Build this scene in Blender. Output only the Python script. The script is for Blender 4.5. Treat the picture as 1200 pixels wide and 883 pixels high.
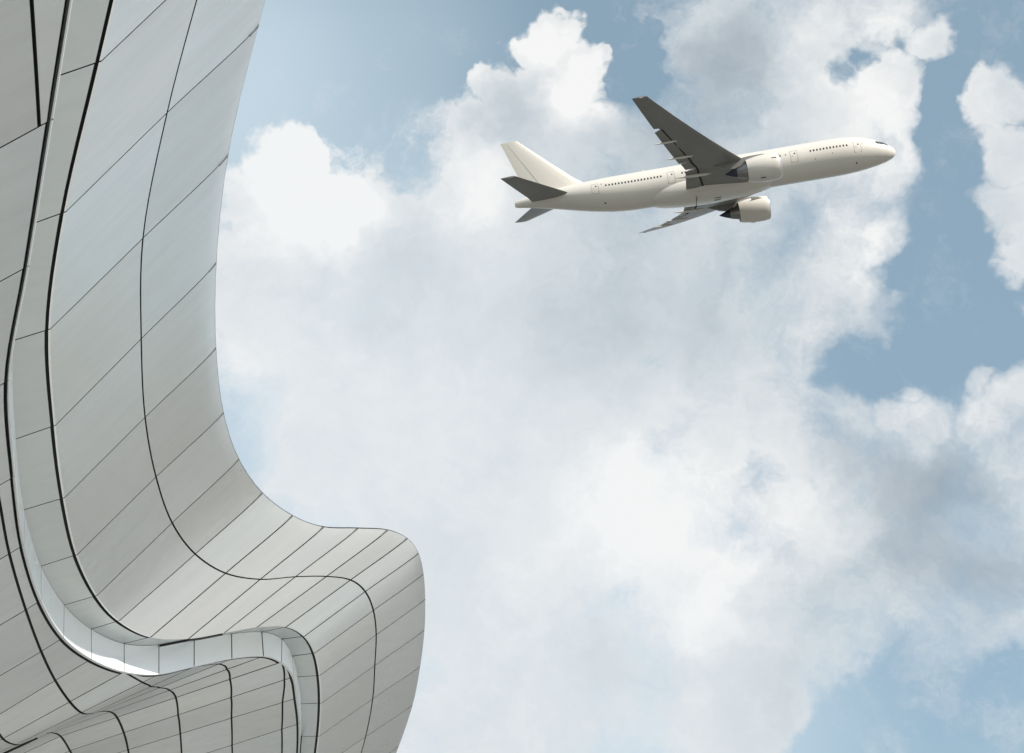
import bpy, bmesh, math, random
from mathutils import Vector, Matrix
random.seed(7)
scene = bpy.context.scene
COL = scene.collection
for o in list(bpy.data.objects):
    bpy.data.objects.remove(o)

# ------------------------------------------------------------------ camera
W_PX, H_PX, F_PX = 1200.0, 883.0, 1500.0
EYE = Vector((0.0, 0.0, 1.7))
PITCH = 0.5
cam_d = bpy.data.cameras.new("camera")
cam = bpy.data.objects.new("camera", cam_d)
COL.objects.link(cam)
cam.location = EYE
cam.rotation_euler = (math.pi / 2 + PITCH, 0, 0)
cam_d.sensor_fit = 'HORIZONTAL'
cam_d.sensor_width = 36.0
cam_d.lens = 36.0 * F_PX / W_PX
cam_d.clip_start = 0.1
cam_d.clip_end = 20000
scene.camera = cam
AX_R = Vector((1, 0, 0))
AX_U = Vector((0, -math.sin(PITCH), math.cos(PITCH)))
AX_F = Vector((0, math.cos(PITCH), math.sin(PITCH)))


def ray(x, y):
    """direction of a photograph pixel (not normalised, 1 along the optical axis)"""
    return AX_R * ((x - W_PX / 2) / F_PX) - AX_U * ((y - H_PX / 2) / F_PX) + AX_F


# ------------------------------------------------------------------ light
SUN_DIR = Vector((0.60, -0.53, 0.59)).normalized()      # towards the sun
SUN_EL = math.asin(SUN_DIR.z)
SUN_AZ = math.atan2(SUN_DIR.x, SUN_DIR.y)
sun_d = bpy.data.lights.new("sun", 'SUN')
sun_d.energy = 5.0
sun_d.angle = math.radians(0.5)
sun_d.color = (1.0, 0.955, 0.90)
sun = bpy.data.objects.new("sun", sun_d)
COL.objects.link(sun)
sun.rotation_euler = SUN_DIR.to_track_quat('Z', 'Y').to_euler()
scene.view_settings.view_transform = 'Standard'
scene.view_settings.look = 'None'
scene.view_settings.gamma = 1
scene.view_settings.exposure = 0.0
scene.view_settings.use_curve_mapping = False

# ------------------------------------------------------------------ node helper
class NT:
    def __init__(self, tree):
        self.t = tree
        self.n = tree.nodes
        self.l = tree.links

    def _in(self, sock, v):
        if v is None:
            return
        if isinstance(v, bpy.types.NodeSocket):
            self.l.new(v, sock)
        else:
            if isinstance(v, (tuple, list, Vector)) and sock.type == 'RGBA' and len(v) == 3:
                v = (*v, 1)
            sock.default_value = v

    def math(self, op, a, b=None, c=None, clamp=False):
        m = self.n.new('ShaderNodeMath'); m.operation = op; m.use_clamp = clamp
        self._in(m.inputs[0], a); self._in(m.inputs[1], b); self._in(m.inputs[2], c)
        return m.outputs[0]

    def vmath(self, op, a, b=None, c=None, s=None):
        m = self.n.new('ShaderNodeVectorMath'); m.operation = op
        self._in(m.inputs[0], a); self._in(m.inputs[1], b)
        if c is not None:
            self._in(m.inputs[2], c)
        if s is not None:
            self._in(m.inputs['Scale'], s)
        return m.outputs['Value'] if op in ('DISTANCE', 'LENGTH', 'DOT_PRODUCT') else m.outputs['Vector']

    def after(self, vec, prev):
        """vec, unchanged, but evaluated after prev (keeps few values alive at a time)"""
        if prev is None:
            return vec
        return self.vmath('MULTIPLY_ADD', prev, (1e-9, 1e-9, 1e-9), vec)

    def noise(self, vec, scale, detail=4, rough=0.55, lac=2.0, dist=0.0):
        m = self.n.new('ShaderNodeTexNoise')
        if vec is not None:
            self._in(m.inputs['Vector'], vec)
        self._in(m.inputs['Scale'], scale); self._in(m.inputs['Detail'], detail)
        self._in(m.inputs['Roughness'], rough); self._in(m.inputs['Lacunarity'], lac)
        self._in(m.inputs['Distortion'], dist)
        return m.outputs

    def mrange(self, v, a, b, c=0.0, d=1.0, smooth=True):
        m = self.n.new('ShaderNodeMapRange'); m.interpolation_type = 'SMOOTHSTEP' if smooth else 'LINEAR'
        for i, x in enumerate((v, a, b, c, d)):
            self._in(m.inputs[i], x)
        return m.outputs[0]

    def mix(self, f, a, b, blend='MIX'):
        m = self.n.new('ShaderNodeMix'); m.data_type = 'RGBA'; m.blend_type = blend
        self._in(m.inputs[0], f); self._in(m.inputs[6], a); self._in(m.inputs[7], b)
        return m.outputs[2]

    def ramp(self, f, stops):
        m = self.n.new('ShaderNodeValToRGB'); el = m.color_ramp.elements
        while len(el) < len(stops):
            el.new(0.5)
        for e, (p, c) in zip(el, stops):
            e.position = p; e.color = (*c, 1)
        self._in(m.inputs[0], f)
        return m.outputs[0]


# ------------------------------------------------------------------ world: sky with clouds
def blob_dir(x, y, r):
    d = ray(x, y).normalized()
    rr = sum((ray(x + a, y + b).normalized() - d).length for a, b in ((r, 0), (-r, 0), (0, r), (0, -r))) / 4
    return d, rr


# cumulus masses (x, y, radius in photograph pixels -> direction and angular size in the sky)
CLOUD = [(345, 148, 34), (345, 172, 50), (375, 225, 62), (312, 215, 52), (425, 262, 45), (330, 285, 90), (290, 230, 50),
         (480, 285, 70), (520, 250, 50), (556, 222, 44), (535, 205, 14),
         (652, 22, 36), (690, 62, 38), (716, 42, 18), (662, 95, 52), (606, 122, 42), (574, 100, 26), (642, 160, 70),
         (556, 150, 30), (600, 200, 70), (705, 160, 52), (640, 40, 30),
         (835, 55, 62), (880, 90, 95), (960, 40, 90), (1040, 20, 58), (1095, 55, 42), (1120, 60, 16), (950, 170, 130),
         (1050, 120, 48), (1040, 210, 44), (1050, 170, 40), (1035, 280, 42), (1015, 340, 46), (850, 230, 130), (960, 330, 90), (770, 190, 75),
         (970, 400, 60), (850, 400, 140), (700, 320, 150), (500, 380, 140), (340, 380, 120),
         (1166, 128, 42), (1150, 118, 24), (1196, 120, 40), (1190, 195, 48), (1184, 262, 52), (1194, 320, 36),
         (1070, 450, 26), (1165, 448, 26), (1000, 485, 50), (1050, 480, 36), (1100, 488, 48), (1180, 490, 55),
         (1210, 470, 40), (1080, 560, 110), (1190, 580, 100), (1170, 670, 75), (1060, 660, 120), (960, 600, 140), (900, 500, 110),
         (760, 560, 190), (560, 620, 220), (640, 800, 200), (850, 740, 190), (980, 740, 90), (420, 500, 180), (900, 830, 80),
         (1040, 715, 60)]
CLEAR = [(430, 70, 120, .9), (480, 165, 55, .6), (400, 120, 60, .6), (752, 40, 24, .9), (748, 85, 28, .8), (772, 20, 14, .5),
         (988, 112, 22, .55), (1012, 92, 18, .5), (965, 125, 12, .35), (1060, 60, 16, .3),
         (1120, 200, 42, .9), (1105, 300, 52, .9), (1110, 390, 55, .9), (1075, 330, 22, .7), (1030, 420, 40, .8), (990, 440, 22, .5), (1150, 380, 45, .9),
         (1165, 30, 45, .9), (1130, 110, 26, .8), (1195, 400, 30, .8), (1120, 150, 30, .8),
         (1150, 885, 110, .9), (1205, 840, 80, .95), (1040, 890, 100, .8), (990, 920, 90, .7),
         (785, 520, 30, .3), (895, 575, 24, .35), (1000, 580, 16, .35), (945, 580, 16, .3), (880, 560, 20, .25)]
# tone of the cloud: + lit billows, - shaded thick parts
TONE = [(350, 205, 70, .55), (400, 245, 50, .3), (310, 300, 60, .1), (560, 215, 40, .25), (545, 255, 40, .12),
        (650, 20, 34, .35), (690, 90, 34, .32), (680, 130, 40, .22), (710, 45, 20, .25), (575, 95, 18, .3),
        (610, 140, 48, -.16), (730, 235, 90, -.15), (860, 60, 66, -.42), (800, 150, 70, -.26), (940, 60, 60, .10), (1060, 40, 50, .2),
        (1040, 160, 60, .26), (1025, 280, 55, .26), (970, 150, 50, .14), (880, 300, 80, -.16), (720, 360, 90, -.13), (820, 380, 60, -.1), (650, 400, 90, -.06),
        (1165, 130, 30, .15), (1190, 200, 40, .06),
        (1080, 485, 44, .2), (1170, 480, 40, .15), (990, 470, 30, .1), (1090, 545, 62, -.36), (1150, 555, 50, -.24), (1000, 535, 40, -.12),
        (1040, 640, 70, -.24), (1180, 670, 60, -.34), (1120, 690, 80, -.2), (1150, 610, 40, .1), (960, 625, 40, .12), (950, 700, 60, -.1),
        (830, 640, 110, .24), (650, 600, 110, .16), (840, 730, 40, .18), (740, 590, 60, .12), (720, 800, 60, -.1), (700, 710, 60, -.06), (960, 790, 90, -.1),
        (400, 480, 130, .08), (270, 420, 70, .12), (460, 330, 80, -.16), (320, 335, 60, -.1), (1095, 595, 60, -.12), (1000, 520, 50, -.1)]
# thin bright veil of haze (soft)
CRISP = [(350, 200, 150), (640, 60, 130)]
VEIL = [(260, 150, 190, .60), (300, 40, 170, .5), (470, 50, 150, .30), (420, 380, 260, .8), (450, 560, 280, .9), (560, 760, 300, .85), (800, 830, 250, .6), (480, 190, 110, .2),
        (700, 450, 250, .4)]
LIGHT_T = (AX_U * 0.8 - AX_R * 0.6)          # the lit side of the billows, a direction in the world

world = bpy.data.worlds.new("World")
scene.world = world
world.use_nodes = True


def build_world():
    t = world.node_tree
    t.nodes.clear()
    nt = NT(t)
    STR = 0.15
    k = 1.0 / STR
    sky = t.nodes.new('ShaderNodeTexSky')
    sky.sky_type = 'NISHITA'
    sky.sun_disc = False
    sky.sun_elevation = SUN_EL
    sky.sun_rotation = SUN_AZ
    sky.air_density = 1.0; sky.dust_density = 0.8; sky.ozone_density = 0.3
    skyc = sky.outputs[0]
    d = nt.vmath('NORMALIZE', t.nodes.new('ShaderNodeTexCoord').outputs['Generated'])
    w1 = nt.vmath('SUBTRACT', nt.noise(d, 9.0, 0, .5)['Color'], (.5, .5, .5))
    w2 = nt.vmath('SUBTRACT', nt.noise(d, 30.0, 3, .66)['Color'], (.5, .5, .5))
    dw = nt.vmath('ADD', d, nt.vmath('ADD', nt.vmath('SCALE', w1, s=.045), nt.vmath('SCALE', w2, s=.034)))
    dt = nt.vmath('ADD', d, nt.vmath('ADD', nt.vmath('SCALE', w1, s=.06), nt.vmath('SCALE', w2, s=.05)))
    gen = nt.mrange(nt.noise(dw, 2.6, 1, .5)[0], .40, .57)
    gen = nt.math('MULTIPLY', gen, .8)
    fb = nt.noise(dt, 15.0, 6, .66, 2.15)[0]
    fb2 = nt.noise(nt.vmath('ADD', dt, LIGHT_T * .013), 15.0, 3, .60, 2.1)[0]
    relief = nt.math('MULTIPLY', nt.math('SUBTRACT', fb, fb2), 1.0)
    fl = nt.noise(nt.vmath('ADD', d, (3.1, 1.7, .4)), 6.0, 3, .52)[0]
    WARP = .05
    shared = [('dw', dw, 'Vector'), ('dt', dt, 'Vector'), ('d', d, 'Vector'), ('gen', gen, 'Float'), ('fb', fb, 'Float'), ('fl', fl, 'Float'), ('relief', relief, 'Float'), ('sky', skyc, 'Color')]
    top, top_t = nt, t

    def region_blobs(blobs, wide, box):
        """the discs that can reach the part of the sky between the given pixel columns and rows"""
        if box is None:
            return []
        res = []
        for bl in blobs:
            c, rr = blob_dir(*bl[:3])
            reach = (rr * wide + WARP) * F_PX * 1.35
            if box[0] - reach < bl[0] < box[2] + reach and box[1] - reach < bl[1] < box[3] + reach:
                res.append(bl)
        return res

    def field(nt, blobs, vec, wide, narrow, join, first):
        """joined soft discs on the sky; every 12 discs wait for the ones before them"""
        acc, v_in = None, (vec if first is None else nt.after(vec, first))
        for i, bl in enumerate(blobs):
            if i % 12 == 11:
                v_in = nt.after(vec, acc)
            c, rr = blob_dir(*bl[:3])
            amp = bl[3] if len(bl) > 3 else 1.0
            v = nt.mrange(nt.vmath('DISTANCE', v_in, c), rr * wide, rr * narrow, 0.0, amp)
            acc = v if acc is None else join(acc, v)
        return acc

    def sky_part(box):
        t = bpy.data.node_groups.new('sky_part', 'ShaderNodeTree')
        for nm, _, ty in shared:
            t.interface.new_socket(nm, in_out='INPUT', socket_type='NodeSocket' + ty)
        t.interface.new_socket('Background', in_out='OUTPUT', socket_type='NodeSocketShader')
        nt = NT(t)
        gi = t.nodes.new('NodeGroupInput'); go = t.nodes.new('NodeGroupOutput')
        dw, dt, d, gen, fb, fl, relief, skyc = gi.outputs[:8]
        mx = lambda a, b: nt.math('MAXIMUM', a, b)
        pos = field(nt, region_blobs(CLOUD, 1.5, box), dw, 1.5, .30, mx, None)
        pos = gen if pos is None else nt.math('MAXIMUM', pos, gen)
        neg = field(nt, region_blobs(CLEAR, 1.4, box), dw, 1.4, .35, mx, pos)
        D0 = pos if neg is None else nt.math('SUBTRACT', pos, neg)
        D0 = nt.math('ADD', D0, nt.math('MULTIPLY', nt.math('SUBTRACT', fb, .5), 1.25))
        tone = field(nt, region_blobs(TONE, 1.7, box), dt, 1.7, 0.0, lambda a, b: nt.math('ADD', a, b), D0)
        soft = nt.mrange(fl, .38, .62, .48, 1.15)      # some rims are crisp, some dissolve into wisps
        crisp = field(nt, region_blobs(CRISP, 1.5, box), d, 1.5, .3, mx, D0)
        if crisp is not None:
            soft = nt.math('MULTIPLY', soft, nt.math('SUBTRACT', 1.0, nt.math('MULTIPLY', crisp, .6)))
        alpha = nt.mrange(D0, .18, nt.math('ADD', .18, soft))
        # thin wisps drifting over the blue
        alpha = nt.math('MAXIMUM', alpha, nt.mrange(fb, .52, .80, 0.0, .30))
        B = nt.math('ADD', .685, nt.math('MULTIPLY', nt.math('SUBTRACT', fl, .5), .42))
        if tone is not None:
            B = nt.math('ADD', B, nt.math('MULTIPLY', tone, 1.3))
        B = nt.math('ADD', B, nt.math('ADD', nt.math('MULTIPLY', nt.math('SUBTRACT', fb, .5), .16), nt.math('MULTIPLY', relief, .36)))
        B = nt.math('ADD', B, nt.math('MULTIPLY', nt.mrange(D0, 1.0, .45), .10))
        cl = nt.ramp(B, [(0.0, (.36, .42, .475)), (.35, (.49, .55, .60)), (.6, (.655, .71, .745)), (.82, (.81, .83, .84)), (1.0, (.95, .95, .94))])
        cl = nt.mix(1.0, cl, (k, k, k), 'MULTIPLY')
        veil = field(nt, region_blobs(VEIL, 1.25, box), d, 1.25, 0.0, lambda a, b: nt.math('SUBTRACT', nt.math('ADD', a, b), nt.math('MULTIPLY', a, b)), B)
        base = nt.mix(.62, skyc, (.345 * k, .49 * k, .575 * k))
        if veil is not None:
            base = nt.mix(nt.math('MULTIPLY', veil, .80), base, (.60 * k, .78 * k, .89 * k))
        col = nt.mix(nt.math('MULTIPLY', alpha, .95), base, cl)
        if veil is not None:
            col = nt.mix(nt.math('MULTIPLY', veil, .40), col, (.79 * k, .84 * k, .885 * k))
        bg = t.nodes.new('ShaderNodeBackground')
        bg.inputs[1].default_value = STR
        t.links.new(col, bg.inputs[0])
        t.links.new(bg.outputs[0], go.inputs[0])
        g = top_t.nodes.new('ShaderNodeGroup'); g.node_tree = t
        for i, (_, sock, _) in enumerate(shared):
            top_t.links.new(sock, g.inputs[i])
        return g.outputs[0]

    def choose(fac, a, b):
        m = t.nodes.new('ShaderNodeMixShader')
        t.links.new(fac, m.inputs[0]); t.links.new(a, m.inputs[1]); t.links.new(b, m.inputs[2])
        return m.outputs[0]

    def side(n):
        return nt.math('GREATER_THAN', nt.vmath('DOT_PRODUCT', d, n.normalized()), 0.0)

    # the same sky everywhere; it is only evaluated piece by piece (each piece knows the discs that reach it)
    def tree(x0, y0, x1, y1, depth):
        if depth == 0:                                # the outermost pieces run on past the frame
            return sky_part((x0 if x0 > 0 else -1500, y0 if y0 > 0 else -1500, x1 if x1 < 1200 else 2700, y1 if y1 < 883 else 2400))
        if (x1 - x0) > (y1 - y0) * 1.1:
            m = (x0 + x1) / 2
            n = ray(m, 0).cross(ray(m, 900))          # plane through that column, facing right
            if n.dot(ray(m + 100, 400)) < 0:
                n = -n
            return choose(side(n), tree(x0, y0, m, y1, depth - 1), tree(m, y0, x1, y1, depth - 1))
        m = (y0 + y1) / 2
        n = ray(0, m).cross(ray(1200, m))
        if n.dot(ray(600, m + 100)) < 0:
            n = -n
        return choose(side(n), tree(x0, y0, x1, m, depth - 1), tree(x0, m, x1, y1, depth - 1))

    near = nt.math('GREATER_THAN', nt.vmath('DOT_PRODUCT', d, AX_F), math.cos(.64))
    near_sky = tree(0, 0, 1200, 883, 4)
    out = t.nodes.new('ShaderNodeOutputWorld')
    t.links.new(choose(near, sky_part(None), near_sky), out.inputs[0])


build_world()

# ------------------------------------------------------------------ materials
def mat(name):
    m = bpy.data.materials.new(name); m.use_nodes = True
    nt = NT(m.node_tree)
    b = m.node_tree.nodes['Principled BSDF']
    return m, nt, b


def t_streak(nt, tc):
    """faint brushed streaks and water marks along the fall of the sheet"""
    p = Vector((.76, -.15, .63)).normalized()
    along = nt.vmath('SCALE', nt.vmath('MULTIPLY', (1, 1, 1), p), s=nt.math('MULTIPLY', nt.vmath('DOT_PRODUCT', tc, p), .93))
    n = nt.noise(nt.vmath('SUBTRACT', tc, along), 5.0, 5, .65)[0]
    return nt.math('SUBTRACT', n, .5)


def metal(name, base, rough, metallic, var=.05, bump=.25, streak=True):
    """sheet aluminium: small change of tone from panel to panel, faint streaks and oil-canning"""
    m, nt, b = mat(name)
    tc = m.node_tree.nodes.new('ShaderNodeTexCoord').outputs['Object']
    oi = m.node_tree.nodes.new('ShaderNodeObjectInfo').outputs['Random']
    n1 = nt.noise(tc, .9, 5, .6)[0]
    n2 = nt.noise(tc, 6.0, 6, .65)[0]
    v = nt.math('ADD', nt.math('MULTIPLY', nt.math('SUBTRACT', oi, .5), var * 2), nt.math('MULTIPLY', nt.math('SUBTRACT', n1, .5), var * 1.6))
    v = nt.math('ADD', v, nt.math('MULTIPLY', nt.math('SUBTRACT', n2, .5), var * .8))
    st = t_streak(nt, tc)
    v = nt.math('ADD', v, nt.math('MULTIPLY', st, -var * 3.0))
    v = nt.math('ADD', v, 1.0)
    warm = nt.mix(nt.math('FRACT', nt.math('MULTIPLY', oi, 7.31)), [c * f for c, f in zip(base, (1.012, 1.0, .98))], [c * f for c, f in zip(base, (.99, 1.0, 1.003))])
    c = nt.mix(1.0, warm, v, 'MULTIPLY')
    m.node_tree.links.new(c, b.inputs['Base Color'])
    b.inputs['Metallic'].default_value = metallic
    r = nt.math('ADD', rough, nt.math('ADD', nt.math('MULTIPLY', nt.math('SUBTRACT', n2, .5), .14), nt.math('MULTIPLY', st, .22)))
    m.node_tree.links.new(r, b.inputs['Roughness'])
    bp = m.node_tree.nodes.new('ShaderNodeBump')
    bp.inputs['Strength'].default_value = bump; bp.inputs['Distance'].default_value = .02
    h = nt.noise(tc, 1.3, 2, .5)[0]
    m.node_tree.links.new(h, bp.inputs['Height'])
    m.node_tree.links.new(bp.outputs[0], b.inputs['Normal'])
    return m


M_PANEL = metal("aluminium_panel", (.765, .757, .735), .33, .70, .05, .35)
M_SOFFIT = metal("aluminium_soffit_shaded", (.54, .545, .53), .38, .8, .055)  # same aluminium as the wall; underside shade put into a darker base colour
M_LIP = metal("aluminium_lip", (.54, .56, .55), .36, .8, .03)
M_FASCIA = metal("white_fascia", (.94, .955, .96), .22, .15, .01, .05)
M_TRIM = metal("aluminium_trim", (.55, .555, .545), .4, .8, .02)


def plain(name, base, rough=.6, metallic=0.0, coat=0.0, noise_amt=.06, scale=2.0):
    m, nt, b = mat(name)
    tc = m.node_tree.nodes.new('ShaderNodeTexCoord').outputs['Object']
    n = nt.noise(tc, scale, 5, .6)[0]
    v = nt.math('ADD', 1.0, nt.math('MULTIPLY', nt.math('SUBTRACT', n, .5), noise_amt * 2))
    m.node_tree.links.new(nt.mix(1.0, base, v, 'MULTIPLY'), b.inputs['Base Color'])
    b.inputs['Roughness'].default_value = rough
    b.inputs['Metallic'].default_value = metallic
    b.inputs['Coat Weight'].default_value = coat
    return m


M_GAP = plain("joint_black", (.024, .025, .025), .9)
M_CAP = plain("joint_cover_grey", (.20, .205, .20), .6, .3)
M_ROOF = plain("roof_metal", (.45, .46, .46), .5, .6)
M_PAVE = plain("granite_paving", (.52, .53, .525), .75, 0, 0, .12, .15)
M_EARTH = plain("far_ground", (.13, .13, .12), .9, 0, 0, .3, .02)

# ------------------------------------------------------------------ mesh helpers
def link_mesh(name, verts, faces, m, parent=None, smooth=True, angle=35):
    me = bpy.data.meshes.new(name)
    me.from_pydata([tuple(v) for v in verts], [], faces)
    me.validate(clean_customdata=False)
    me.update()
    me.materials.append(m)
    if smooth:
        me.polygons.foreach_set('use_smooth', [True] * len(me.polygons))
        me.set_sharp_from_angle(angle=math.radians(angle))
    o = bpy.data.objects.new(name, me)
    COL.objects.link(o)
    if parent is not None:
        o.parent = parent
    return o


def empty(name, loc, label, cat):
    o = bpy.data.objects.new(name, None)
    o.empty_display_size = .5
    COL.objects.link(o)
    o.location = loc
    o['label'] = label
    o['category'] = cat
    return o


def crom(pts, s):
    n = len(pts)
    i = int(math.floor(s)); i = max(0, min(n - 2, i)); f = s - i
    p1, p2 = pts[i], pts[i + 1]
    p0 = pts[i - 1] if i > 0 else p1 * 2 - p2
    p3 = pts[i + 2] if i + 2 < n else p2 * 2 - p1
    return 0.5 * ((2 * p1) + (p2 - p0) * f + (2 * p0 - 5 * p1 + 4 * p2 - p3) * f * f + (3 * p1 - p0 - 3 * p2 + p3) * f ** 3)


# ------------------------------------------------------------------ ground
def sheet(name, r, z, m, n=2):
    o = link_mesh(name, [(-r, -r, z), (r, -r, z), (r, r, z), (-r, r, z)], [(0, 1, 2, 3)], m, None, False)
    o['kind'] = 'structure'
    return o


sheet('ground', 9000, 0.0, M_EARTH)
pl = link_mesh('plaza_pavement', [(-45, -75, .004), (70, -75, .004), (70, 53, .004), (-45, 53, .004)], [(0, 1, 2, 3)], M_PAVE, None, False)
pl['kind'] = 'structure'

# ------------------------------------------------------------------ the building: rails through its sections
# Every section k of the building lies in a vertical plane; a rail's pixel on that plane gives its position.
Z0 = 7.0
DT = [0, .27, .28, .31, .31, .31, .29, .24, .17, .11, .08, .07, .075, .10, .15, .20, .26, .33, .38, .42, .44]
TT = []
a = 1.0
for v in DT:
    a += v
    TT.append(a * Z0)
J1 = [(119, 71.7), (77.5, 248.2), (59.2, 385.7), (65.3, 498.5), (75.8, 583.4), (90.8, 650), (113.8, 698), (140, 727.5), (176.9, 746.7), (220.8, 749.0), (262.8, 742), (301, 735.5), (335.3, 735), (356.7, 746), (369.2, 765.5), (375, 791.8), (376.7, 824.3), (374.2, 863), (368, 905), (357, 952), (342, 1005)]
J2 = [(243, -46), (195.8, 132.5), (167.5, 279.5), (165.5, 397.3), (170, 489.3), (182.8, 559.3), (201.7, 613), (228.7, 649.5), (264.2, 672), (305, 679.2), (346.2, 676.2), (382.5, 675.8), (410.8, 680), (428, 693.7), (437.5, 715.8), (440.8, 744.3), (439.2, 780.2), (436.7, 819.3), (428.3, 864), (414, 912), (395, 965)]
SS = [(353, -150), (303.3, 29), (267.5, 181), (253.7, 307.3), (253.3, 407.3), (262, 483.5), (280, 537.7), (307.7, 577.4), (343, 604), (379.2, 617.5), (419.2, 619.2), (454.2, 621.2), (477.5, 630.8), (490.5, 648.3), (496.3, 672.5), (498.3, 702), (497.5, 738), (492.5, 780.7), (483.7, 826), (467.5, 874.3), (446, 928)]
E2 = [(66.7, 89.7), (36.2, 263.2), (15.8, 399.3), (18.8, 514.7), (28.7, 597.5), (48.3, 663.7), (75.3, 709.2), (107, 737.5), (145.5, 754.5), (186.2, 755.8), (227.5, 748.7), (271.3, 743), (306.7, 740.8), (330.4, 749.3), (342.5, 769.3), (349.2, 793.5), (353, 825.2), (352.5, 863.5), (349, 905), (340, 952), (326, 1004)]
E3 = [(61.5, 140), (33.5, 312), (11.0, 445.7), (18, 558.2), (28.3, 638.5), (48.3, 703.5), (74.5, 747), (107.2, 772.5), (145.5, 787.5), (186.2, 790.5), (227.5, 781.7), (271.7, 772.2), (308.7, 769.2), (330, 776.2), (344.2, 793.5), (348.5, 818.2), (351.7, 848), (351, 885), (347, 925), (338, 971), (324, 1022)]
C4 = [(-30, 190), (-40, 352), (-30, 469), (-4, 571), (11, 649.2), (30.3, 715), (48.3, 763.8), (64.7, 797.7), (81.7, 822.7), (95, 835.5), (106, 836.8), (118, 834), (129, 834.6), (137, 841), (145, 859), (150, 879), (154.5, 911), (157, 949), (156, 990), (150, 1034), (140, 1084)]
C5 = [(-104, 232), (-110, 392), (-100, 508), (-75, 612), (-61, 692), (-42, 758), (-25, 807), (-10, 843), (3.3, 866), (18.3, 873), (29, 870.5), (45, 863), (59, 859), (71, 863), (82, 880), (91, 898), (97, 930), (102, 968), (102, 1009), (97, 1052), (88, 1102)]
C3 = {8: (158, 790), 9: (165.3, 800), 10: (175.8, 804.7), 11: (186, 806.8), 12: (196.5, 809.5), 13: (204, 818.5), 14: (207.5, 838.5), 15: (210.8, 859.5), 16: (213, 892), 17: (214, 930), 18: (213, 971), 19: (207, 1015), 20: (196, 1065)}
C2 = {11: (256, 776), 12: (263.3, 785.3), 13: (266.4, 798.5), 14: (269, 818.5), 15: (270.3, 840), 16: (271.7, 873.5), 17: (272, 911), 18: (271, 952), 19: (264, 996), 20: (252, 1046)}
C1 = {13: (329.9, 777.0), 14: (330.8, 798.5), 15: (329.7, 821.3), 16: (330, 855), 17: (330, 892), 18: (327, 932), 19: (319, 977), 20: (306, 1028)}
NK = 21
LEAN = 0.2


def on_section(px, k):
    d = ray(*px)
    s = TT[k] / (d.y + LEAN * d.x)
    return EYE + d * s


def rail(pxs):
    return [on_section(p, k) for k, p in enumerate(pxs)]


R_J1, R_J2, R_S, R_E2, R_E3, R_C4, R_C5 = (rail(p) for p in (J1, J2, SS, E2, E3, C4, C5))
# the fascia sits deeper under the overhang where the wall turns across the view
for k in range(NK):
    deep = 1 + .032 * math.exp(-((k - 11.2) / 2.4) ** 2)
    R_E2[k] = EYE + (R_E2[k] - EYE) * deep
    R_E3[k] = EYE + (R_E3[k] - EYE) * deep


def smooth_rail(r, it=1):
    """relax the small tracing jitter along a rail"""
    for _ in range(it):
        n = list(r)
        for i in range(1, len(r) - 1):
            n[i] = r[i] * .8 + (r[i - 1] + r[i + 1]) * .1
        r = n
    return r


# two more sections before the first and after the last, past the frame
EXT0, EXT1 = 3, 3
def extend(r):
    a = [r[0] + (r[0] - r[1]) * i for i in range(EXT0, 0, -1)]
    b = [r[-1] + (r[-1] - r[-2]) * i for i in range(1, EXT1 + 1)]
    return a + r + b


RJ1, RJ2, RS, RE2, RE3, RC4, RC5 = (extend(r) for r in (R_J1, R_J2, R_S, R_E2, R_E3, R_C4, R_C5))
NR = len(RJ1)
IN = Vector((-1, LEAN, 0)).normalized()
RC6 = [p + IN * 2.2 + Vector((0, 0, -.9)) for p in RC5]
RC7 = [Vector((p.x, p.y, 0)) + IN * 1.2 for p in RC6]
RT1 = [p + IN * .45 + Vector((0, 0, -.02)) for p in RS]
RT2 = [p + IN * 5.0 + Vector((0, 0, -.5)) for p in RS]
RT3 = [p + IN * 16.0 + Vector((0, 0, -1.2)) for p in RS]
RT4 = [Vector((p.x, p.y, 0)) + IN * 18 for p in RS]

building = empty('curved_building', (RJ1[6].x, RJ1[6].y, 0), 'silver metal clad building with sweeping overhang and dark panel joints', 'building')
BINV = Matrix.Translation(-building.location)


def bm_add(name, verts, faces, m, **kw):
    return link_mesh(name, [BINV @ Vector(v) for v in verts], faces, m, building, **kw)


def rail_at(r, s):
    return crom(r, s + EXT0)


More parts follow.
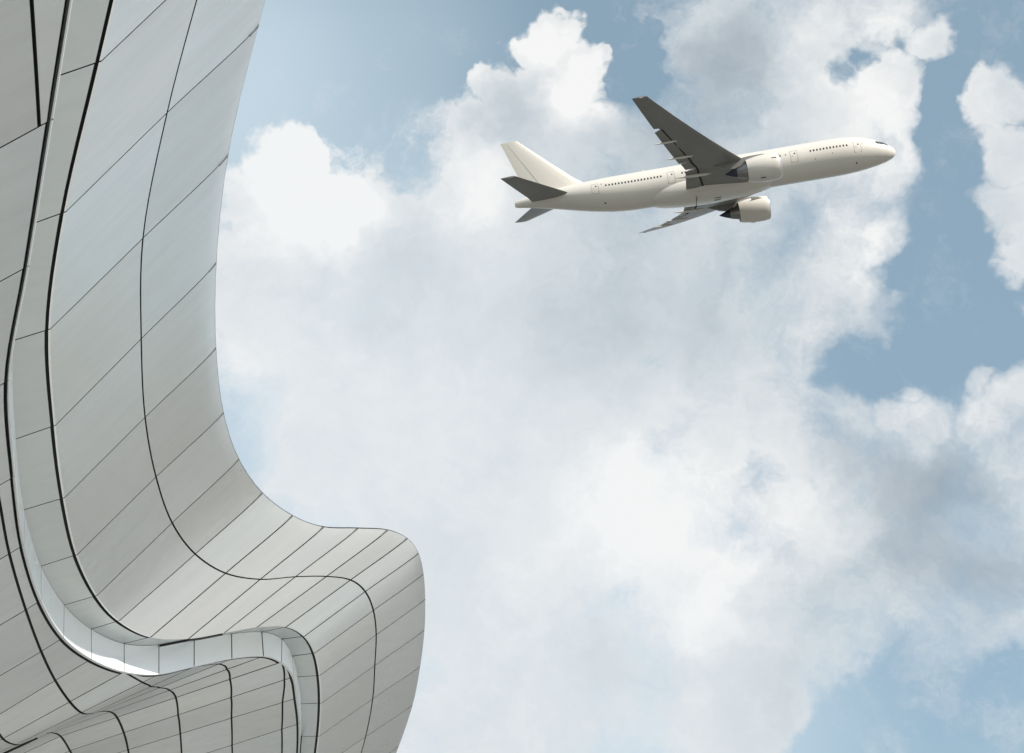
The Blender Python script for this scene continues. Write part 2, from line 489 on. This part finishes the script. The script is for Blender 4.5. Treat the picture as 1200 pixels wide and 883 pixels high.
def panel(name, fn, u0, u1, v0, v1, gaps, m, depth=.045, nu=4, nv=6, fold=None, bulge=0.0, bare=False):
    """one sheet panel on the surface fn(u, v); gaps in metres at (u0, u1, v0, v1); flanges go back by depth"""
    um, vm = (u0 + u1) / 2, (v0 + v1) / 2
    lu = (fn(u0, vm) - fn(u1, vm)).length
    lv = (fn(um, v0) - fn(um, v1)).length
    if lu < .008 or lv < .02:
        return None
    # points: gaps applied per row so that widths stay even where the panel tapers
    rows = []
    for j in range(nv + 1):
        row = []
        for i in range(nu + 1):
            a, b = i / nu, j / nv
            v = v0 + (v1 - v0) * b
            la = max((fn(u0, v) - fn(u1, v)).length, 1e-4)
            ga, gb = min(gaps[0] / la, .45), min(gaps[1] / la, .45)
            u = u0 + (u1 - u0) * (ga + (1 - ga - gb) * a)
            uu = u0 + (u1 - u0) * a
            lb = max((fn(uu, v0) - fn(uu, v1)).length, 1e-4)
            gc, gd = min(gaps[2] / lb, .45), min(gaps[3] / lb, .45)
            vv = v0 + (v1 - v0) * (gc + (1 - gc - gd) * b)
            row.append(fn(u, vv))
        rows.append(row)
    V = [p for r in rows for p in r]
    w = nu + 1
    N = [Vector() for _ in V]
    F = []
    for j in range(nv):
        for i in range(nu):
            q = (j * w + i, j * w + i + 1, (j + 1) * w + i + 1, (j + 1) * w + i)
            F.append(q)
            n = (V[q[2]] - V[q[0]]).cross(V[q[3]] - V[q[1]])
            for x in q:
                N[x] += n
    N = [n.normalized() if n.length > 1e-9 else Vector((0, 0, -1)) for n in N]
    # outward = towards open air below / camera side
    c = V[len(V) // 2]
    sgn = 1.0 if N[len(V) // 2].dot(EYE - c) > 0 else -1.0
    if sgn < 0:
        F = [tuple(reversed(f)) for f in F]
    nn = [n * sgn for n in N]
    if bulge:
        for j in range(nv + 1):
            for i in range(nu + 1):
                k = j * w + i
                V[k] = V[k] + nn[k] * bulge * math.sin(math.pi * i / nu) * math.sin(math.pi * j / nv)
    border = [i for i in range(w)] + [j * w + nu for j in range(1, nv + 1)] + [nv * w + i for i in range(nu - 1, -1, -1)] + [j * w for j in range(nv - 1, 0, -1)]
    o1 = len(V)
    r0 = .006
    for b in border:
        V.append(V[b].copy())
    o2 = len(V)
    L = len(border)
    for q, b in enumerate(border):
        off = -nn[b] * depth
        j, i = divmod(b, w)
        if fold and i == 0:
            off = fold(v0 + (v1 - v0) * j / nv)
        V.append(V[b] + off)
    for q in range(L):
        r = (q + 1) % L
        f = (o1 + q, o2 + q, o2 + r, o1 + r)
        F.append(f if sgn > 0 else tuple(reversed(f)))
    ob = bm_add(name, V, F, m, angle=40)
    ob.data.materials.append(M_GAP)
    for q in range(L):              # black gaskets on the flanges, bare metal where the sheet is folded
        a0, a1 = border[q], border[(q + 1) % L]
        if not (fold and a0 % w == 0 and a1 % w == 0) and not (bare and (a0 % w == a1 % w) and (a0 % w == nu or bare == 2)):
            ob.data.polygons[nu * nv + q].material_index = 1
    return ob


def backing(name, fn, us, v0, v1, nv, off, m):
    V, F = [], []
    w = len(us)
    for j in range(nv + 1):
        v = v0 + (v1 - v0) * j / nv
        for u in us:
            V.append(fn(u, v))
    N = [Vector() for _ in V]
    for j in range(nv):
        for i in range(w - 1):
            q = (j * w + i, j * w + i + 1, (j + 1) * w + i + 1, (j + 1) * w + i)
            F.append(q)
            n = (V[q[2]] - V[q[0]]).cross(V[q[3]] - V[q[1]])
            for x in q:
                N[x] += n
    c = len(V) // 2
    sgn = 1.0 if N[c].dot(EYE - V[c]) > 0 else -1.0
    V = [p - n.normalized() * sgn * off if n.length > 1e-9 else p for p, n in zip(V, N)]
    if sgn < 0:
        F = [tuple(reversed(f)) for f in F]
    return bm_add(name, V, F, m)


def multi(rails):
    def fn(u, v):
        pts = [rail_at(r, v) for r in rails]
        return crom(pts, u)
    return fn


def linear(rails):
    def fn(u, v):
        i = max(0, min(len(rails) - 2, int(math.floor(u))))
        f = u - i
        return rail_at(rails[i], v).lerp(rail_at(rails[i + 1], v), f)
    return fn


V0, V1 = -EXT0, NK - 1 + EXT1
KS = list(range(V0, V1))
G_X = .015       # half a cross joint
wall = multi([RJ1, RJ2, RS, RT1])


def wid(v):
    """joints are narrower where the panels are smaller, towards the near end"""
    return max(.62, min(1.1, .66 + .05 * v))




def lip_dir(v):
    return (rail_at(RE2, v) - rail_at(RJ1, v)).normalized()


def wall_edge(u, v):
    return wall(u, v)


for k in KS:
    g_ = G_X * wid(k + .5)
    panel('wall_panel', wall, 0, 1, k, k + 1, (0, .016 * wid(k), g_, g_), M_PANEL, nu=6, nv=6, fold=lambda v: lip_dir(v) * .032 * wid(v), bulge=.004)
    panel('wall_panel', wall, 1, 1.985, k, k + 1, (.016 * wid(k), 0, g_, g_), M_PANEL, nu=8, nv=6, bulge=.004)
backing('wall_backing', wall, [0.02, .5, 1, 1.5, 1.97], V0, V1, 120, .06, M_GAP)
roof = linear([RS, RT1, RT2, RT3, RT4])
backing('roof', roof, [0, 1, 2, 3, 4], V0, V1, 80, 0.0, M_ROOF)
lip = linear([RJ1, RE2])
for k in KS:
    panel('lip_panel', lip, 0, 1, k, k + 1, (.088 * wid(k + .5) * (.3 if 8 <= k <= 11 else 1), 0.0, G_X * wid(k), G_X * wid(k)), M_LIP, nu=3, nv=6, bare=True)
backing('lip_backing', lip, [0, .5, .97], V0, V1, 120, .06, M_GAP)
fascia = linear([RE2, RE3])
for k in KS:
    panel('fascia_panel', fascia, 0.01, 1, k, k + 1, (0.0, 0.0, .011, .011), M_FASCIA, nu=3, nv=8, depth=.006 if k < 3 else .03, bare=2)
backing('fascia_backing', fascia, [0, .5, 1], V0, V1, 120, .045, M_GAP)

# lower body: cells between the rails; the inner contours start where they leave the fascia edge
soff_rails = [RE3, RC4, RC5, RC6, RC7]
soff = linear(soff_rails)


def frac(px_map, k):
    """where a contour crosses section k, as a fraction between fascia edge and the next traced contour"""
    if k not in px_map:
        return None
    p = on_section(px_map[k], k)
    a_, b_ = R_E3[k], R_C4[k]
    return (p - a_).dot(b_ - a_) / (b_ - a_).length_squared


CONT = []
for mp in (C1, C2, C3):
    fr = {}
    first = min(mp)
    for k in range(V0, V1 + 1):
        kk = min(k, NK - 1)
        fr[k] = frac(mp, kk) if kk in mp else 0.0
        if fr[k] < .02:
            fr[k] = 0.0
    CONT.append(fr)


def contour_u(c, v):
    """fraction along the section of contour c at v (c = 0 fascia edge .. 4 = next traced contour)"""
    if c == 0:
        return 0.0
    if c == 4:
        return 1.0
    k = max(V0, min(V1 - 1, int(math.floor(v))))
    f = v - k
    return CONT[c - 1][k] * (1 - f) + CONT[c - 1][k + 1] * f


def lower(c, v):
    i = max(0, min(3, int(math.floor(c))))
    f = c - i
    u = contour_u(i, v) * (1 - f) + contour_u(i + 1, v) * f
    return soff(u, v)


for k in KS:
    # narrow bright edge trim along the fascia, then the dark joint
    panel('edge_trim', lambda u, v: rail_at(RE3, v) + (rail_at(RC4, v) - rail_at(RE3, v)).normalized() * (u * (.026 if v < 2 else .026 + .014 * min(1, (v - 2) / 2)) * wid(v)), 0, 1, k, k + 1, (0, 0, .004, .004), M_TRIM, nu=1, nv=6, depth=.03, bare=2)
    first = True
    for c in range(4):
        w0 = (lower(c, k) - lower(c + 1, k)).length
        w1 = (lower(c, k + 1) - lower(c + 1, k + 1)).length
        if max(w0, w1) < .08:
            continue
        if c == 3 and k in (-2, -1):
            # an extra joint divides the panels at the near end of the lower body
            dv = {0: .17, -1: .60, -2: .85}
            mid = lambda v: dv[-2] + (dv[-1] - dv[-2]) * (v + 2) if v < -1 else dv[-1] + (dv[0] - dv[-1]) * (v + 1)
            low = lambda u, v: soff(u * mid(v) if u < 1 else mid(v) + (1 - mid(v)) * (u - 1), v)
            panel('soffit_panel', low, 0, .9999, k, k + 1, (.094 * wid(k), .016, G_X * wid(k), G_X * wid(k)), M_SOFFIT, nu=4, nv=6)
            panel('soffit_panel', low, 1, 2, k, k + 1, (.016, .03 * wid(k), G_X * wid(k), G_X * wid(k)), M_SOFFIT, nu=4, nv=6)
            continue
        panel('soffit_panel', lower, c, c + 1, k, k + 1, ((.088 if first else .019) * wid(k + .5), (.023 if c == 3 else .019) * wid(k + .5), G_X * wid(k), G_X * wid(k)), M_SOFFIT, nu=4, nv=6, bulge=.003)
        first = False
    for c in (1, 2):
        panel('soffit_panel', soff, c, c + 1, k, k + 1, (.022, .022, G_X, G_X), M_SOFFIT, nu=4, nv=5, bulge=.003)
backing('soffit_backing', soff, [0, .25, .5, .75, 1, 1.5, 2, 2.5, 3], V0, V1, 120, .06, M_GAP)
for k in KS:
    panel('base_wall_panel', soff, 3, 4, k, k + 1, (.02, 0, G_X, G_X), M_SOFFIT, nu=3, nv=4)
# the extra joint that divides the top panel of the lower body is a strip set in the joint line
# covers at the upper ends of the cross joints
for k in range(V0, V1 + 1):
    a_, b_ = wall(1.80, k), wall(1.975, k)
    ax = (b_ - a_)
    t_ = (wall(1.9, min(k + .05, V1)) - wall(1.9, k - .05)).normalized()
    n_ = ax.cross(t_).normalized()
    if n_.dot(EYE - a_) < 0:
        n_ = -n_
    V = []
    for p, hw in ((a_, .016), (b_, .030)):
        for s in (-1, 1):
            V.append(p + t_ * hw * s - n_ * .03)
            V.append(p + t_ * hw * s * .8 + n_ * .008)
    F = [(0, 1, 5, 4), (1, 3, 7, 5), (3, 2, 6, 7), (0, 2, 3, 1), (4, 5, 7, 6), (0, 4, 6, 2)]
    bm_add('joint_cover', V, F, M_CAP, smooth=False)

# ------------------------------------------------------------------ the airliner
M_WHITE = plain("aircraft_white", (.80, .745, .655), .32, 0, .35, .03, .25)
M_GREYP = plain("aircraft_grey", (.25, .24, .22), .45, 0, .1, .22, .45)
M_LIPM = plain("inlet_metal", (.75, .75, .76), .22, .9)
M_CORE = plain("core_metal", (.30, .285, .27), .35, .85)
M_HOT = plain("exhaust_metal", (.07, .075, .10), .35, .8)
M_DARK = plain("dark_gap", (.02, .02, .022), .7)
M_GLASS = plain("dark_glass", (.02, .025, .03), .08, 0, .6)
M_LINE = plain("door_outline", (.42, .41, .40), .6)
m_red = plain("red_lamp", (.55, .03, .02), .3)

PL_E = (-0.145, 0.101, 0.288)
PL_T = Vector((62.6, 165.8, 133.3))


def plane_matrix():
    z, p, b = PL_E
    Rz = Matrix.Rotation(z, 3, 'Z')
    Ry = Matrix(((math.cos(p), 0, -math.sin(p)), (0, 1, 0), (math.sin(p), 0, math.cos(p))))
    Rx = Matrix.Rotation(b, 3, 'X')
    return Matrix.Translation(EYE + PL_T) @ (Rz @ Ry @ Rx).to_4x4()


plane = empty('airliner', (0, 0, 0), 'white twin engine airliner climbing in front of the clouds', 'airplane')
plane.matrix_world = plane_matrix()


def pmesh(name, V, F, m, parent=None, angle=35, smooth=True):
    return link_mesh(name, V, F, m, parent or plane, smooth=smooth, angle=angle)


def loft(rings, closed=True, cap0=True, cap1=True):
    V, F = [], []
    n = len(rings[0])
    for r in rings:
        V += r
    for j in range(len(rings) - 1):
        for i in range(n if closed else n - 1):
            a_, b_ = j * n + i, j * n + (i + 1) % n
            F.append((a_, b_, b_ + n, a_ + n))
    if cap0:
        F.append(tuple(reversed(range(n))))
    if cap1:
        F.append(tuple(range((len(rings) - 1) * n, len(rings) * n)))
    return V, F


# fuselage: (distance aft of the nose, half width, half height, height of centre)
FUS = [(0.0, .04, .04, -.86), (.08, .34, .33, -.86), (.3, .68, .66, -.84), (.8, 1.12, 1.08, -.76), (1.8, 1.68, 1.62, -.58), (3.2, 2.18, 2.13, -.38), (4.8, 2.55, 2.55, -.21),
       (6.5, 2.86, 2.87, -.09), (8.5, 3.04, 3.05, -.02), (10.5, 3.1, 3.1, 0), (16, 3.1, 3.1, 0), (22, 3.1, 3.1, 0), (28, 3.1, 3.1, 0), (34, 3.1, 3.1, 0), (41, 3.1, 3.1, 0), (44, 3.08, 3.06, .04),
       (47, 2.98, 2.90, .18), (50, 2.76, 2.58, .42), (53, 2.40, 2.15, .70), (56, 1.90, 1.66, .98), (59, 1.25, 1.18, 1.18), (61.2, .72, .86, 1.25), (62.4, .42, .66, 1.25), (62.9, .26, .50, 1.25)]


def fus_at(x):
    for i in range(len(FUS) - 1):
        if FUS[i][0] <= x <= FUS[i + 1][0]:
            f = (x - FUS[i][0]) / (FUS[i + 1][0] - FUS[i][0])
            return [FUS[i][j] * (1 - f) + FUS[i + 1][j] * f for j in (1, 2, 3)]
    return FUS[-1][1:]


def skin(x, ang, side, out=0.0):
    """point on the fuselage skin: x aft, ang up from the horizontal, side -1 right / +1 left"""
    w, h, c = fus_at(x)
    return Vector((-x, side * (w + out) * math.cos(ang), c + (h + out) * math.sin(ang)))


NSEG = 48
rings = [[Vector((-x, w * math.cos(2 * math.pi * i / NSEG), c + h * math.sin(2 * math.pi * i / NSEG))) for i in range(NSEG)] for x, w, h, c in FUS]
V, F = loft(rings)
fus = pmesh('fuselage', V, F, M_WHITE)
# belly fairing at the wing root
rings = []
for i in range(19):
    a_ = math.pi * i / 18
    x = 30.4 - 10.6 * math.cos(a_)
    s_ = max(.02, math.sin(a_)) ** .55
    rings.append([Vector((-x, 3.45 * s_ * math.copysign(abs(math.cos(t)) ** .7, math.cos(t)), -1.75 + 2.05 * s_ * math.copysign(abs(math.sin(t)) ** .8, math.sin(t)))) for t in [2 * math.pi * q / 32 for q in range(32)]])
V, F = loft(rings)
pmesh('belly_fairing', V, F, M_WHITE)


def airfoil(xle, chord, y, z, th, camber=.0, n=10):
    """ring of points round a wing section at span y (x aft)"""
    up, lo = [], []
    for i in range(n + 1):
        c = .5 * (1 - math.cos(math.pi * i / n))
        t = 5 * th * (.2969 * math.sqrt(c) - .126 * c - .3516 * c * c + .2843 * c ** 3 - .1015 * c ** 4)
        cm = camber * 4 * c * (1 - c)
        up.append((c, cm + t)); lo.append((c, cm - t))
    pts = up[::-1] + lo[1:]
    return [Vector((-(xle + c * chord), y, z + t * chord)) for c, t in pts]


def wing_line(y):
    """leading edge, trailing edge, height at span y"""
    y = abs(y)
    le = 21.0 + .70 * (y - 3)
    te = 34.6 + (y - 3) * .03 if y < 9.8 else 34.8 + (y - 9.8) * .366
    z = -1.95 + .075 * (y - 3) + .0036 * (y - 3) ** 2
    return le, te, z


# which way a rear wing piece (flap, aileron) is split off the main wing: fraction of the chord
def box_section(y, f0, f1, zoff, thick):
    le, te, z = wing_line(y)
    ch = te - le
    x0, x1 = le + ch * f0, le + ch * f1
    return x0, x1, z


for side in (-1, 1):
    rings = []
    for y in (2.0, 3.2, 5, 7.4, 9.8, 13, 17, 21, 25, 28.5, 29.8, 30.4):
        le, te, z = wing_line(y)
        ch = te - le
        th = .135 - .045 * min(1, (y - 2) / 20)
        full = airfoil(le, ch, y * side, z, th, .012)
        if y < 22.4:      # the flaps make up the rear of the section here
            full = [Vector((max(p.x, -(le + ch * .80)), p.y, p.z)) for p in full]
        rings.append(full)
    if side > 0:
        rings = [list(reversed(r)) for r in rings]
    V, F = loft(rings)
    wing = pmesh('wing', V, F, M_GREYP, angle=40)
    # flaps and aileron, each a piece of its own behind a dark slot
    for nm, ya, yb, drop, f0, f1 in (('flap', 3.3, 9.6, .30, .80, 1.01), ('flaperon', 9.95, 12.1, .18, .80, 1.0), ('flap', 12.4, 22.2, .26, .78, 1.02), ('aileron', 22.6, 28.3, .0, .83, 1.0)):
        rr = []
        for y in (ya, (ya + yb) / 2, yb):
            le, te, z = wing_line(y)
            ch = te - le
            x0, x1 = le + ch * f0 + .10, le + ch * f1
            th = .16 if nm == 'flap' else .12
            zc = z - .006 * ch
            ring = airfoil(x0, x1 - x0, y * side, zc, th, .02, 6)
            ring = [Vector((p.x, p.y, p.z - drop * (-(p.x) - x0) / (x1 - x0) - (.06 if drop else 0))) for p in ring]
            rr.append(ring)
        if side > 0:
            rr = [list(reversed(r)) for r in rr]
        V, F = loft(rr)
        pmesh(nm, V, F, M_GREYP, wing, angle=40)
        if nm == 'aileron':
            continue
        # dark slot just ahead of it
        q = []
        for y in (ya, yb):
            le, te, z = wing_line(y)
            ch = te - le
            xs = le + ch * f0
            for dx, dz in ((-.10, -.028 * ch), (.16, -.028 * ch), (.16, .01 * ch), (-.10, .01 * ch)):
                q.append(Vector((-(xs + dx), y * side, z + dz)))
        pmesh('flap_slot', q, [(0, 1, 2, 3), (7, 6, 5, 4), (0, 4, 5, 1), (1, 5, 6, 2), (2, 6, 7, 3), (3, 7, 4, 0)], M_DARK, wing, smooth=False)
    # canoe shaped covers of the flap tracks
    for y, ln in ((8.3, 6.0), (14.6, 4.4), (19.4, 3.8)):
        le, te, z = wing_line(y)
        ch = te - le
        x0 = le + ch * .60
        rr = []
        for i in range(9):
            f = i / 8
            r_ = max(.015, math.sin(math.pi * f ** .8) ** .7) * .19 * (ln / 5)
            zc = z - .055 * ch * (1 - f) - .20 - .30 * f
            rr.append([Vector((-(x0 + ln * f), y * side + r_ * .75 * math.cos(t), zc + r_ * 1.2 * math.sin(t))) for t in [2 * math.pi * j / 10 for j in range(10)]])
        V, F = loft(rr)
        pmesh('flap_track_fairing', V, F, M_WHITE, wing, angle=60)
    le, te, z = wing_line(30.2)
    bpy_v = [Vector((-(le + .7 + dx), (30.2 + dy) * side, z + dz)) for dx in (0, .5) for dy in (0, .25) for dz in (-.08, .08)]
    pmesh('tip_lamp', bpy_v, [(0, 1, 3, 2), (4, 6, 7, 5), (0, 4, 5, 1), (2, 3, 7, 6), (0, 2, 6, 4), (1, 5, 7, 3)], m_red if side > 0 else M_LINE, wing, smooth=False)

    # engine
    ex, ey, ez = 20.3, 9.75 * side, -3.35
    def ring_e(x, r, dz=0.0, n=36):
        return [Vector((-(ex + x), ey + r * math.cos(2 * math.pi * i / n), ez + dz + r * math.sin(2 * math.pi * i / n))) for i in range(n)]
    prof = [(.28, 1.62), (.06, 1.74), (.0, 1.84), (.06, 1.94), (.3, 2.04), (1.0, 2.13), (2.2, 2.15), (3.4, 2.06), (4.4, 1.90), (5.2, 1.72), (5.2, 1.62), (4.2, 1.62)]
    V, F = loft([ring_e(x, r) for x, r in prof], cap0=False, cap1=False)
    nac = pmesh('nacelle', V, F, M_WHITE, angle=50)
    V, F = loft([ring_e(x, r) for x, r in ((1.3, 1.60), (.28, 1.625), (.06, 1.745), (-.005, 1.84), (.06, 1.945), (.16, 1.995))], cap0=False, cap1=False)
    pmesh('inlet_lip', V, F, M_LIPM, nac, angle=60)
    V, F = loft([ring_e(1.25, 1.6), ring_e(1.3, .5), ring_e(.9, .25), ring_e(.6, .02)], cap0=False)
    pmesh('fan', V, F, M_DARK, nac)
    V, F = loft([ring_e(4.2, 1.63), ring_e(4.3, 1.25), ring_e(5.2, 1.22), ring_e(6.2, .98), ring_e(6.75, .82)], cap0=False)
    pmesh('core_cowl', V, F, M_CORE, nac, angle=50)
    V, F = loft([ring_e(6.5, .79), ring_e(6.9, .72), ring_e(7.5, .52), ring_e(8.2, .22), ring_e(8.6, .03)], cap0=False)
    pmesh('exhaust_cone', V, F, M_HOT, nac, angle=50)
    # pylon
    rr = []
    for x, w_, zb, zt in ((1.6, .10, 1.9, 2.2), (2.4, .26, 1.6, 2.35), (4.5, .32, 1.2, 2.3), (6.8, .32, .55, 2.1), (8.4, .26, .9, 2.0), (10.4, .05, 1.75, 2.0)):
        rr.append([Vector((-(ex + x), ey + w_ * sx, ez + z_)) for sx, z_ in ((-1, zb), (1, zb), (1, zt), (-1, zt))])
    V, F = loft(rr)
    pmesh('pylon', V, F, M_GREYP, nac, angle=30)
    # strake on the inboard side of the cowl
    a_ = math.radians(38)
    sy = -side
    base = [(1.0, 2.10, .0), (3.0, 2.05, .0), (3.0, 2.10, .42), (1.9, 2.15, .36)]
    V = []
    for off in (-.03, .03):
        for x, r, h in base:
            V.append(Vector((-(ex + x), ey + sy * (r + h) * math.cos(a_) - off * math.sin(a_), ez + (r + h) * math.sin(a_) + off)))
    pmesh('strake', V, [(0, 1, 2, 3), (7, 6, 5, 4), (0, 4, 5, 1), (1, 5, 6, 2), (2, 6, 7, 3), (3, 7, 4, 0)], M_WHITE, nac, smooth=False)
    # cowl latch marks: two dark vents
    for ang, x in ((20, .62), (-62, 2.6)):
        a2 = math.radians(ang)
        V = []
        for dx in (0, .75):
            for da in (-.035, .035):
                rad = 2.125 if x < 1 else 2.155
                V.append(Vector((-(ex + x + dx), ey + side * rad * math.cos(a2 + da), ez + rad * math.sin(a2 + da))))
        c_ = Vector((-(ex + x + .375), ey, ez))
        V += [v + (v - c_).normalized() * .02 for v in V]
        pmesh('cowl_vent', V, [(4, 5, 7, 6), (0, 1, 5, 4), (2, 6, 7, 3), (0, 4, 6, 2), (1, 3, 7, 5)], M_DARK, nac, smooth=False)

    # tailplane
    rr = []
    for y, le, te in ((1.0, 52.9, 60.0), (2.4, 54.0, 60.4), (6.5, 57.7, 62.2), (10.5, 61.3, 63.9), (10.8, 61.6, 64.0)):
        rr.append(airfoil(le, te - le, y * side, 1.05 + .11 * (y - 2.4), .10, -.004, 8))
    if side > 0:
        rr = [list(reversed(r)) for r in rr]
    V, F = loft(rr)
    ht = pmesh('tailplane', V, F, M_GREYP, angle=40)
    V = []
    for y, x in ((3.0, 58.8), (9.9, 62.9)):
        z_ = 1.05 + .11 * (y - 2.4)
        for dx in (0, .09):
            for dz in (-.19 + .014 * y, -.16 + .014 * y):
                V.append(Vector((-(x + dx), y * side, z_ + dz)))
    pmesh('elevator_joint', V, [(0, 1, 3, 2), (4, 6, 7, 5), (0, 4, 5, 1), (2, 3, 7, 6), (0, 2, 6, 4), (1, 5, 7, 3)], M_DARK, ht, smooth=False)

    # cabin windows: real recessed panes, too small to pick apart one by one
    V, F = [], []
    def pane(x, ang, w_, h_, out):
        o_ = len(V)
        ha = h_ / 3.1
        for sx, sa in ((-1, -.5), (-.5, -1), (.5, -1), (1, -.5), (1, .5), (.5, 1), (-.5, 1), (-1, .5)):
            V.append(skin(x + sx * w_, ang + sa * ha, side, out))
        F.append(tuple(range(o_, o_ + 8)) if side < 0 else tuple(reversed(range(o_, o_ + 8))))
    WA = .235
    for xa, xb in ((8.1, 15.0), (18.9, 35.2), (38.4, 47.5)):
        x = xa
        while x < xb:
            if not (14.0 < x < 14.6 or 22 < x < 22.5):
                pane(x, WA, .125, .19, .012)
            x += .533
    o = pmesh('cabin_window', V, F, M_GLASS, fus, smooth=False)
    o['kind'] = 'stuff'
    # doors: thin outline, small pane and handle
    for x in (6.45, 16.7, 36.75, 49.3):
        V, F = [], []
        a0, a1 = -.22, .42
        wd = .54
        sk = lambda dx, a_, out: skin(x + dx, a_, side, out)
        for (xa, xb, aa, ab) in ((-wd, wd, a0 - .02, a0), (-wd, wd, a1, a1 + .02), (-wd - .06, -wd, a0 - .02, a1 + .02), (wd, wd + .06, a0 - .02, a1 + .02)):
            nn_ = 6
            for i in range(nn_ + 1):
                an = aa + (ab - aa) * i / nn_
                V += [sk(xa, an, .010), sk(xb, an, .010)]
                if i:
                    b0 = len(V) - 4
                    f = (b0, b0 + 1, b0 + 3, b0 + 2)
                    F.append(f if side > 0 else tuple(reversed(f)))
        dr = pmesh('door', V, F, M_LINE, fus, smooth=False)
        V = [sk(dx, an, .014) for dx, an in ((-.28, .21), (-.05, .21), (-.05, .29), (-.28, .29))]
        pmesh('door_window', V, [(3, 2, 1, 0) if side > 0 else (0, 1, 2, 3)], M_GLASS, dr, smooth=False)
        V = [sk(dx, an, .014) for dx, an in ((.12, .09), (.36, .09), (.36, .12), (.12, .12))]
        pmesh('door_handle', V, [(3, 2, 1, 0) if side > 0 else (0, 1, 2, 3)], M_LINE, dr, smooth=False)
    # cockpit windows
    for xs, an in (((1.30, 1.95), (.52, 1.05)), ((1.99, 2.62), (.46, .90)), ((2.66, 3.25), (.42, .74))):
        V = []
        nn_ = 4
        F = []
        for i in range(nn_ + 1):
            for j in range(nn_ + 1):
                V.append(skin(xs[0] + (xs[1] - xs[0]) * i / nn_, an[0] + (an[1] - an[0]) * j / nn_ , side, .012))
        for i in range(nn_):
            for j in range(nn_):
                q = i * (nn_ + 1) + j
                f = (q, q + 1, q + nn_ + 2, q + nn_ + 1)
                F.append(f if side < 0 else tuple(reversed(f)))
        pmesh('cockpit_window', V, F, M_GLASS, fus, smooth=False)
    # small ports and probes along the side
    for x, an, r_ in ((6.9, -.85, .16), (5.6, .28, .09), (18.0, .25, .10), (21.6, .21, .14), (10.6, -.10, .07), (13.4, -.25, .08), (48.0, -.85, .16), (48.2, .36, .10)):
        V = [skin(x + r_ * math.cos(t), an + r_ / 3.1 * math.sin(t), side, .012) for t in [2 * math.pi * i / 10 for i in range(10)]]
        pmesh('service_port', V, [tuple(reversed(range(10))) if side < 0 else tuple(range(10))], M_DARK, fus, smooth=False)

# fin with rudder
rr = []
for z, le, te in ((1.8, 48.2, 60.6), (3.0, 50.9, 60.8), (4.2, 52.5, 61.1), (8, 56.5, 62.4), (11.6, 60.2, 63.6), (12.4, 61.0, 63.9)):
    ring = airfoil(le, te - le, 0, 0, .095, 0, 8)
    rr.append([Vector((p.x, p.z, z)) for p in ring])
V, F = loft([list(reversed(r)) for r in rr])
fin = pmesh('fin', V, F, M_WHITE, angle=40)
for side in (-1, 1):
    V = []
    for z, x, w_ in ((3.2, 57.8, .30), (12.0, 62.7, .09)):
        for dx in (0, .05):
            for dy in (0, .012):
                V.append(Vector((-(x + dx), side * (w_ + dy), z)))
    pmesh('rudder_joint', V, [(0, 1, 3, 2), (4, 6, 7, 5), (0, 4, 5, 1), (2, 3, 7, 6), (0, 2, 6, 4), (1, 5, 7, 3)], M_LINE, fin, smooth=False)
# exhaust of the tail cone
V, F = loft([[Vector((-(62.85 + dx), .20 * math.cos(t) * s, 1.25 + .40 * math.sin(t) * s)) for t in [2 * math.pi * i / 16 for i in range(16)]] for dx, s in ((0, 1), (.07, .98))])
pmesh('tail_exhaust', V, F, M_DARK, fus)
for x, h in ((14, .35), (40.5, .45)):
    w, hh, c = fus_at(x)
    V = [Vector((-(x + dx), dy, c + hh - .05 + z_)) for z_, dxs in ((0, (0, .5)), (h, (.3, .55))) for dx in dxs for dy in (-.03, .03)]
    pmesh('antenna', V, [(0, 1, 3, 2), (4, 6, 7, 5), (0, 4, 5, 1), (2, 3, 7, 6), (0, 2, 6, 4), (1, 5, 7, 3)], M_WHITE, fus, smooth=False)
# joints of the gear doors under the belly
for (x0, y0), (x1, y1) in (((33.2, -3.0), (33.2, 3.0)), ((29.2, -.9), (30.2, -.9)), ((29.2, .1), (30.2, .1))):
    V = []
    for x, y in ((x0, y0), (x1, y1)):
        V += [Vector((-x - .06, y - .05, -3.74)), Vector((-x + .06, y + .05, -3.74)), Vector((-x - .06, y - .05, -3.86 + .012 * y * y)), Vector((-x + .06, y + .05, -3.86 + .012 * y * y))]
    pmesh('gear_door_joint', V, [(0, 1, 3, 2), (4, 6, 7, 5), (0, 4, 5, 1), (2, 3, 7, 6), (0, 2, 6, 4), (1, 5, 7, 3)], M_DARK, fus, smooth=False)
